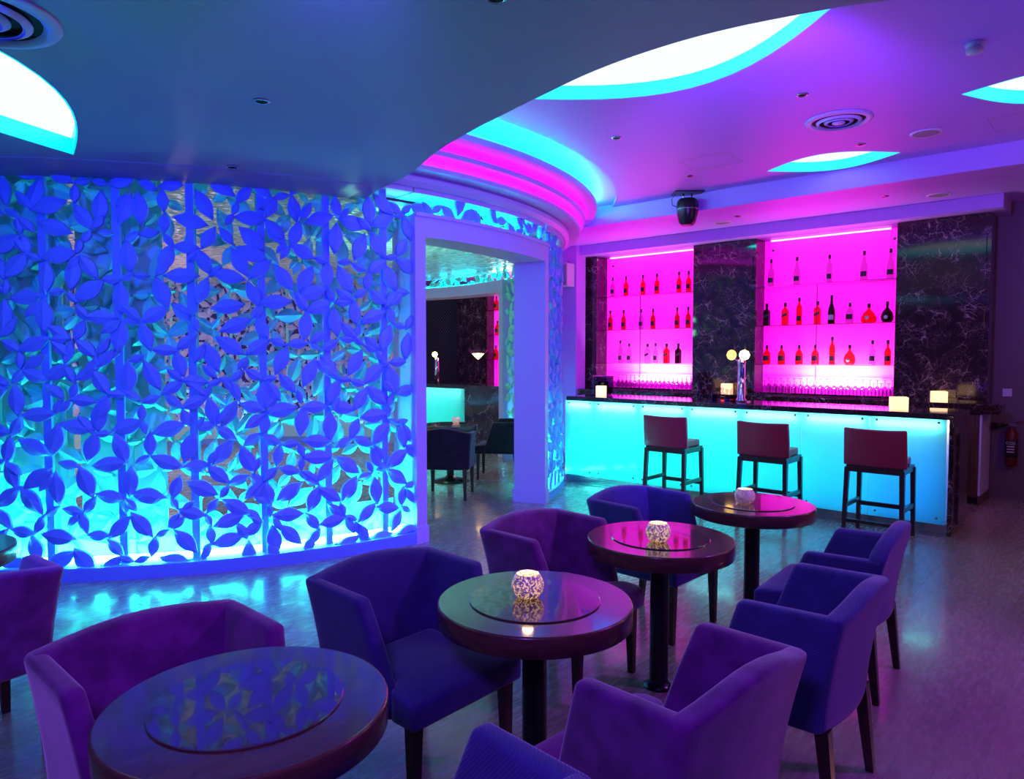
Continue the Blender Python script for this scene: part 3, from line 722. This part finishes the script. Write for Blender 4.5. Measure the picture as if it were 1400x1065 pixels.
copy_tree(tB, (-1.74, 4.19, 0), 0, 'farthest round table of the row, nearest the bar')
copy_tree(tB, (-4.16, .62, 0), 0, 'round table mostly outside the left edge of the picture beside the lattice wall')
def jar(x, y, label, mt):
    t = thing('mosaic_candle_jar', label, 'candle jar', (x, y, .7558), random.random(), 'mosaic candle jars')
    MB().lathe([(0, 0), (.032, 0), (.046, .009), (.056, .024), (.0605, .042), (.059, .058), (.053, .074), (.045, .087), (.043, .090), (.041, .088), (.050, .072), (.056, .042), (.048, .02), (0, .008)], 28).build('jar_body', mt, t)
    MB().lathe([(0, .01), (.02, .01), (.02, .035), (0, .036)], 12).build('candle', 'candle', t)
    light('POINT', 'candle_flame', (x, y, .86), .35, (1, .6, .25), size=.02)
jar(-1.67, 1.98, 'glowing mosaic candle jar on the second table from the front', 'mosaic')
jar(-1.71, 3.00, 'bright mosaic candle jar on the third, magenta reflecting table', 'mosaic')
jar(-1.76, 4.12, 'pale unlit looking mosaic jar on the farthest table', 'mosaic2')

def make_armchair(fab, label, loc, rz, group, arm_h=.775, crest=.055, cp=1.6):
    t = thing('tub_armchair', label, 'armchair', loc, rz, group)
    W0, W1 = .285, .325
    def flare(w): return W0 + (W1 - W0) * w ** 1.6
    def topz(u): return arm_h - .002 + crest * math.sin(PI * u) ** cp
    ZS = .345
    def back(u, v, w):      # u across, v thickness (0 outer), w height
        y = (u * 2 - 1) * flare(w)
        x = -.245 - .07 * w ** 1.5 - .04 * math.sin(PI * u) + v * (.085 - .01 * w)
        return (x, y, ZS + (topz(u) - ZS) * w)
    MB().grid(12, 2, 7, back).build('backrest', fab, t, bevel=.022, seg=3)
    for s in (-1, 1):
        def armf(u, v, w):   # u back->front, v outer->inner
            xb = -.243 - .062 * w ** 1.5; xf = .175 - .13 * w ** 1.2
            x = xb + (xf - xb) * u
            y = s * (flare(w) + .004 - v * (.068 - .006 * w))
            return (x, y, ZS + (arm_h - .008 * u - ZS) * w)
        MB().grid(8, 2, 7, armf).build('armrest', fab, t, bevel=.020, seg=3)
    def seat(u, v, w):
        x = -.17 + u * .475
        k = min(1, max(0, (x - .13) / .045)); hw = .216 + (.287 - .216) * k
        z = ZS + w * .115 - (.02 * max(0, (u - .8) / .2) ** 2) * w + .012 * math.sin(PI * u) * math.sin(PI * v) * w
        return (x, (v * 2 - 1) * hw, z)
    MB().grid(20, 8, 3, seat).build('seat', fab, t, bevel=.018, seg=3)
    for sy in (-1, 1):
        MB().bar((.255, sy * .245, 0), (.25, sy * .24, ZS + .01), .030, .048).build('leg', 'leg', t)
        MB().bar((-.275, sy * .25, 0), (-.235, sy * .24, ZS + .01), .030, .048).build('leg', 'leg', t)
    return t
gL, gR = 'tub armchairs left of the tables', 'tub armchairs right of the tables'
ch_p = make_armchair('purple', 'purple velvet tub armchair at the nearest table, lower left corner', (-2.13, .905, 0), R_(0), gL, .775, .03, 1.2)
ch_n = make_armchair('navy', 'navy blue tub armchair facing the second table, showing its full seat', (-2.13, 1.845, 0), R_(0), gL, .775, .03, 1.2)
copy_tree(ch_p, (-2.185, 2.885, 0), R_(1), 'purple velvet tub armchair behind the second table, facing the third', gL)
copy_tree(ch_n, (-2.195, 3.84, 0), R_(-2), 'navy tub armchair left of the farthest table', gL)
make_armchair('purple', 'large purple velvet tub armchair in the right foreground with its back to us', (-1.05, 1.85, 0), R_(174.5), gR)
ch_r = make_armchair('ribbed', 'ribbed navy tub armchair behind the right foreground purple one', (-1.02, 2.75, 0), R_(181), gR)
make_armchair('navy', 'navy tub armchair farthest right, by the fourth table', (-1.17, 3.84, 0), R_(183), gR, .70, .13, .6)
copy_tree(ch_r, (-1.15, .90, 0), R_(174), 'ribbed navy tub armchair cut off by the bottom edge of the picture', gR)
copy_tree(ch_p, (-3.62, .62, 0), R_(182), 'purple tub armchair cut off by the left edge, seen from behind', gL)

# ---- inside the round room
ch_b = make_armchair('black_fabric', 'dark square backed chair seen from behind through the doorway', (-6.05, 5.72, 0), R_(125), 'chairs in the round room')
copy_tree(ch_b, (-6.5, 7.1, 0), R_(215), 'dark chair half hidden behind the right jamb of the doorway')
tI = copy_tree(tB, (-6.75, 6.42, 0), 0, 'small round table on a wide cone foot inside the round room')
MB().lathe([(0, 0), (.25, 0), (.25, .006), (.08, .05), (.05, .07), (0, .07)], 40).build('cone_foot', 'column', tI)
jar2 = thing('mosaic_candle_jar', 'small warm glass jar on the table inside the round room', 'candle jar', (-6.72, 6.5, .7558), 0)
MB().lathe([(0, 0), (.035, 0), (.052, .018), (.058, .042), (.054, .066), (.044, .085), (.05, .06), (0, .01)], 20).build('jar_body', 'mosaic', jar2)
# second bar beyond the far doorway
b2 = thing('bar_counter', 'second bar with marble end and glowing front, seen through both doorways', 'bar', (-9.4, 9.6, 0))
def Lb(b):
    for v in b.v: v.x += 9.4; v.y -= 9.6
    return b
Lb(MB().box(-13, -8.35, 9.3, 9.9, 1.03, 1.10)).build('worktop', 'marble2', b2)
Lb(MB().box(-9.42, -8.4, 9.33, 9.87, 0, 1.03)).build('end_block', 'marble', b2)
Lb(MB().box(-13, -9.42, 9.34, 9.36, .1, 1.03)).build('glass_panel', 'frost', b2)
Lb(MB().box(-13, -9.42, 9.6, 9.64, 0, 1.03)).build('back_board', 'white', b2)
Lb(MB().box(-12.8, -9.5, 9.44, 9.47, .96, .99)).build('light_strip', 'led_bar', b2)
tag(MB().box(-14.9, -11.96, 11.84, 11.88, 1.01, 3.2).build('woven_panel', 'woven'), 'dark woven wall panel in the room beyond', 'wall panel')
tag(MB().box(-11.95, -11.06, 11.6, 11.88, 1.01, 3.2).build('marble_pillar', 'marble'), 'dark marble pillar beyond the second bar', 'pillar')
n2 = thing('bottle_niche', 'pink lit bottle niche beyond the second bar', 'shelving', (-10.24, 11.85, 1.0))
MB().box(-.8, 1.6, -.0, .04, 0, 2.2).build('back_panel', 'niche', n2)
MB().box(-.8, -.76, -.24, -.001, 0, 2.2).build('side_panel', M['marble2'], n2)
for z in (.55, 1.1, 1.65): MB().box(-.8, 1.6, -.22, -.02, z, z + .012).build('glass_shelf', 'shelfglass', n2)
cab2 = tag(MB().box(-13, -8.0, 11.5, 11.88, 0, 1.0).build('back_cabinet', 'cabwood'), 'dark cabinet behind the second bar', 'cabinet')
for z, xs_, nm in ((1.562, (-10.85, -10.68, -10.45), 'lowest'), (2.112, (-10.8, -10.62, -10.4), 'middle'), (2.662, (-10.83, -10.6, -10.42), 'highest')):
    for i, X in enumerate(xs_):
        bottle(('shoulder', 'spirit', 'tall')[i], ('g_amber', 'g_red', 'g_amber')[i], X, 11.74, z + .001, '%s bottle from the left on the %s shelf beyond the second bar' % (ORD[i], nm), 'bottles beyond the second bar', 1.2)
mg = thing('martini_glass_lamp', 'large lit martini glass standing on the second bar', 'lamp', (-9.28, 9.55, 1.101))
MB().lathe([(0, 0), (.09, .002), (.09, .008), (.012, .03), (.010, .46)], 20).build('stem', 'clear', mg)
MB().lathe([(.006, .46), (.20, .66), (.196, .66), (.004, .468)], 24).build('bowl', 'clear', mg)
MB().lathe([(0, .475), (.05, .515), (.115, .585), (0, .59)], 12).build('glowing_liquid', 'warmglow', mg)
t2 = thing('beer_tap', 'beer font with lit globe on the second bar', 'beer tap', (-10.42, 9.55, 1.101))
MB().lathe([(0, 0), (.05, 0), (.045, .5), (0, .52)], 14).build('font_column', 'chrome', t2)
MB().lathe([(0, -.055), (.04, -.04), (.055, 0), (.04, .04), (0, .055)], 14, (0, -.05, .57)).build('lamp_globe', 'warmglow', t2)

# ================================================================= CEILING AND WALL FITTINGS
def ring_vent(x, y, z, R0, label, grp):
    t = thing('ring_air_vent', label, 'air vent', (x, y, z), 0, grp)
    MB().lathe([(R0 * .80, -.004), (R0 * .86, -.022), (R0, -.012), (R0 * 1.03, -.001), (R0 * .8, -.001)], 48).build('rim', 'white', t)
    MB().lathe([(0, -.002), (R0 * .82, -.002)], 40).build('dark_throat', 'darkgap', t)
    for f in (.60, .36): MB().lathe([(R0 * f, -.03), (R0 * (f + .09), -.016), (R0 * (f + .09), -.012), (R0 * (f - .03), -.022)], 40).build('ring', 'white', t)
    MB().lathe([(0, -.03), (R0 * .2, -.028), (R0 * .2, -.02), (0, -.018)], 24).build('hub', 'white', t)
ring_vent(-1.93, 6.28, ZU, .255, 'concentric ring air vent in the upper purple ceiling', 'ring air vents')
ring_vent(-3.37, .70, ZL, .30, 'large concentric ring air vent in the low blue ceiling, top left corner', 'ring air vents')
SP = [(-1.95, 5.49, ZU, 'small downlight between the large leaf light and the ring vent'), (-3.57, 5.46, ZU, 'small downlight in the violet ceiling left of the ring vent'),
      (-1.99, 7.12, ZU, 'small downlight between the ring vent and the slim leaf light'), (-3.72, 7.13, ZU, 'small downlight above the moving head lamp'),
      (-2.14, 8.58, Z2, 'small downlight in the soffit left of the round speaker'), (-3.81, 8.57, Z2, 'small downlight in the soffit right of the moving head lamp'),
      (-3.40, 1.92, ZL, 'downlight in the middle of the low blue ceiling'), (-4.72, 2.44, ZL, 'downlight in the low ceiling beside the lattice wall'), (-1.79, 1.94, ZL, 'downlight at the top edge of the low ceiling')]
sp0 = None
for x, y, z, lab in SP:
    if sp0 is None:
        sp0 = thing('downlight', lab, 'downlight', (x, y, z - .001), 0, 'small recessed downlights')
        MB().lathe([(.030, -.006), (.036, -.009), (.045, -.002), (.045, 0)], 20).build('rim', 'steel', sp0)
        MB().lathe([(0, -.001), (.032, -.004)], 16).build('lens', 'darkgap', sp0)
    else: copy_tree(sp0, (x, y, z - .001), 0, lab)
def disc(x, y, z, r, lab):
    t = thing('ceiling_speaker', lab, 'ceiling speaker', (x, y, z - .001), 0, 'round ceiling speakers')
    MB().lathe([(r * .8, -.008), (r * .9, -.012), (r, -.003), (r, 0)], 28).build('rim', 'white', t)
    MB().lathe([(0, -.006), (r * .82, -.007)], 24).build('grille', 'grille', t)
disc(-1.46, 7.14, ZU, .13, 'round speaker in the upper ceiling right of the slim leaf light')
disc(-1.68, 8.89, Z2, .12, 'round speaker in the soffit near the right pillar')
disc(-4.14, 8.86, Z2, .12, 'round speaker in the soffit above the middle pillar')
sd = thing('smoke_detector', 'white smoke detector near the top right', 'smoke detector', (-.83, 5.31, ZU - .001))
MB().lathe([(.05, 0), (.055, -.015), (.04, -.03)], 20).build('mount', 'white', sd)
MB().lathe([(.042, -.03), (.05, -.035), (.046, -.06), (.02, -.068), (0, -.068)], 20).build('sensor', 'speaker', sd)
for (x, y, wx, wy, lab) in ((-3.3, 6.75, .5, .45, 'square access hatch in the ceiling near the moving head lamp'), (-.75, 7.3, .5, .45, 'square access hatch in the ceiling right of the round speaker')):
    m = MB(); g = .004
    for a, b_, c, d in ((-1, 1, -1, -1), (-1, 1, 1, 1)): m.box(-wx / 2, wx / 2, c * wy / 2 - g / 2, c * wy / 2 + g / 2, -.0015, -.0005)
    for c in (-1, 1): m.box(c * wx / 2 - g / 2, c * wx / 2 + g / 2, -wy / 2, wy / 2, -.0015, -.0005)
    t = thing('access_hatch', lab, 'access hatch', (x, y, ZU), 0, 'ceiling access hatches'); m.build('frame_line', 'grille', t)
# moving head lamp
mh = thing('moving_head_lamp', 'black moving head stage lamp hanging from the ceiling', 'stage lamp', (-4.12, 8.1 - .25, ZU), R_(40))
MB().box(-.17, .17, -.13, .13, -.012, -.001).build('mounting_plate', 'black', mh)
MB().tube([(-.05, 0, -.01), (-.05, 0, -.07), (.05, 0, -.07), (.05, 0, -.01)], .012, 6).build('clamp', 'chrome', mh)
MB().lathe([(0, -.07), (.10, -.075), (.125, -.11), (.13, -.20), (.12, -.27), (.095, -.36), (.075, -.385), (0, -.385)], 22).build('lamp_head', 'black', mh)
MB().lathe([(0, -.388), (.07, -.387)], 18).build('lens', 'red', mh)
MB().lathe([(.129, -.195), (.134, -.2), (.129, -.205)], 22).build('seam_ring', 'steel', mh)
MB().tube([(-.14, 0, -.01), (-.19, 0, -.08), (-.18, 0, -.15), (-.12, 0, -.17)], .006, 6).build('cable', 'black', mh)
# wall speaker
sk = thing('wall_speaker', 'grey box speaker on the violet wall beside the bar', 'speaker', (-6.88, 9.15, 2.74))
MB().box(-.13, .13, -.2, 0, 0, .36).build('cabinet', 'speaker', sk, bevel=.008)
MB().box(-.11, .11, -.206, -.2, .02, .34).build('grille', 'grille', sk, bevel=.003)
MB().lathe([(0, .004), (.012, .003), (.012, 0)], 10, T=Matrix.Translation((.04, -.206, .06)) @ Matrix.Rotation(PI / 2, 4, 'X')).build('badge', 'black', sk)
MB().tube([(-.0, 0, .36), (-.0, 0, .42)], .008, 6).build('wall_bracket', 'steel', sk)
# switch plate
sw = thing('switch_plate', 'pale light switch plate on the dark wall', 'switch', (-1.12, 9.85, 1.225))
MB().box(-.045, .045, -.01, 0, -.045, .045).build('plate', 'white', sw, bevel=.002)
MB().box(-.012, .012, -.015, -.01, -.02, .02).build('rocker', 'speaker', sw)
# fire extinguisher
fe = thing('fire_extinguisher', 'fire extinguisher with black horn hanging on the dark wall', 'fire extinguisher', (-1.055, 9.76, .40))
MB().lathe([(0, 0), (.05, 0), (.06, .012), (.06, .36), (.045, .40), (.022, .425), (.018, .45), (0, .45)], 24).build('cylinder', 'red', fe)
MB().lathe([(.0605, .10), (.061, .10), (.061, .30), (.0605, .30)], 24).build('label_sleeve', M['label_dark'], fe)
MB().box(-.03, .05, -.015, .015, .45, .485).build('valve', 'steel', fe)
MB().tube([(.0, 0, .47), (.06, 0, .50), (.13, 0, .51)], .008, 6).build('handle', 'red', fe)
MB().tube([(-.02, 0, .465), (-.08, 0, .46)], .010, 6).build('hose', 'black', fe)
MB().lathe([(0, 0), (.018, 0), (.04, .12), (0, .12)], 14, T=Matrix.Translation((-.07, 0, .455)) @ Matrix.Rotation(R_(-95), 4, 'Y')).build('horn', 'black', fe)
MB().box(-.02, .02, .058, .09, .3, .34).build('wall_bracket', 'steel', fe)
Tt = Matrix.Translation((.0, -.063, .26)) @ Matrix.Rotation(R_(90), 4, 'X')
text_mesh('CO2', 'lettering', .045, 'label', fe, Tt)
for i, zz in enumerate((.215, .185, .155)): MB().box(-.035, .035, -.0635, -.061, zz, zz + .012).build('label_band', 'label', fe)

# ================================================================= LIGHTS
BL = (.008, .06, 1.0); VI = (.20, .06, 1.0); MG = (1, .0, .62); CYN = (.0, 1, .9)
light('SPOT', 'spot_blue_a', (-2.4, -.6, 2.85), 480, BL, (-5.9, 1.8, 1.5), .12, angle=95)
light('SPOT', 'spot_blue_b', (-1.6, 1.2, 2.9), 260, (.10, .02, 1), (-5.0, 3.2, 1.3), .12, angle=80)
light('SPOT', 'spot_violet_door', (.2, 3.2, 2.7), 620, (.12, .04, 1), (-4.8, 5.4, 1.6), .15, angle=60)
light('AREA', 'violet_fill', (-1.0, 5.4, 1.2), 18, (.10, .015, 1), (-1.2, 5.4, 3.6), 2.4)  # unseen upward lamp added to colour the upper ceiling violet
light('SPOT', 'chair_wash', (-.2, -.6, 2.85), 270, (.30, .08, 1), (-1.9, 2.4, .4), .25, angle=85)  # unseen spot added to brighten chairs and floor
light('SPOT', 'chair_fill_b', (1.2, 4.5, 3.3), 480, (.50, .05, 1), (-1.1, 3.0, .3), .25, angle=80)  # second added fill spot for the chairs, from the right
light('POINT', 'warm_right', (.9, 7.0, 2.2), 40, (1, .36, .2), size=.2)
for i, (x, c, p) in enumerate(((-5.1, (0, 1, .66), 8), (-4.3, (0, 1, .80), 8), (-3.5, (0, .85, .95), 8), (-2.8, (0, .6, 1), 7), (-2.25, (0, .42, 1), 7), (-1.72, (0, .25, 1), 6))):
    light('AREA', 'bar_front_lamp', (x, 7.61, .5), p, c, (x, 7.4, .5), .8, .7)
light('AREA', 'second_bar_lamp', (-10.8, 9.58, .5), 14, (0, 1, .8), (-10.8, 9.3, .5), 2.6, .8)
# unseen lamps added for the niches' magenta spill, white-hot lamps at their feet
for x, w_ in ((-5.7, 1.5), (-3.1, 1.5)):
    light('AREA', 'niche_spill_fill', (x, 9.45, 2.3), 15, MG, (x + .1, 8.5, 3.39), w_, 1.0, spread=110)
    light('AREA', 'niche_foot_lamp', (x + .15, 9.56, 1.28), 48, (1, .6, .9), (x + .15, 9.80, 1.42), .9, .06)
light('POINT', 'round_room_teal', (-7.0, 5.6, 2.3), 40, (.25, 1, .62), size=.3)
light('POINT', 'round_room_fill', (-10.6, 4.0, 1.5), 90, (1, .6, .85), size=.5)  # unseen lamp added so the far lattice shows pale pink
light('POINT', 'far_room', (-9.6, 10.6, 2.7), 40, (1, .6, .5), size=.2)

# cyan lamps added between the lattice skins to carry the plinth strip's light up
for a in [-9.6, -12.5] + [-68 + 7.6 * k for k in range(17)]:
    if A_L - 1 < a < A_R + 1: continue
    p = pc(a, 4.27); light('AREA', 'cavity_fill', (p[0], p[1], .15), 6, (0, 1, .84), (p[0], p[1], 2), .4, .05).rotation_euler = (PI, 0, R_(a + 90))

light('SPOT', 'fascia_fill', (-1.5, 3.6, 3.2), 330, (.26, .05, 1), (-3.0, 8.2, 3.45), .15, angle=75)  # unseen spot added to brighten the fascia and beam
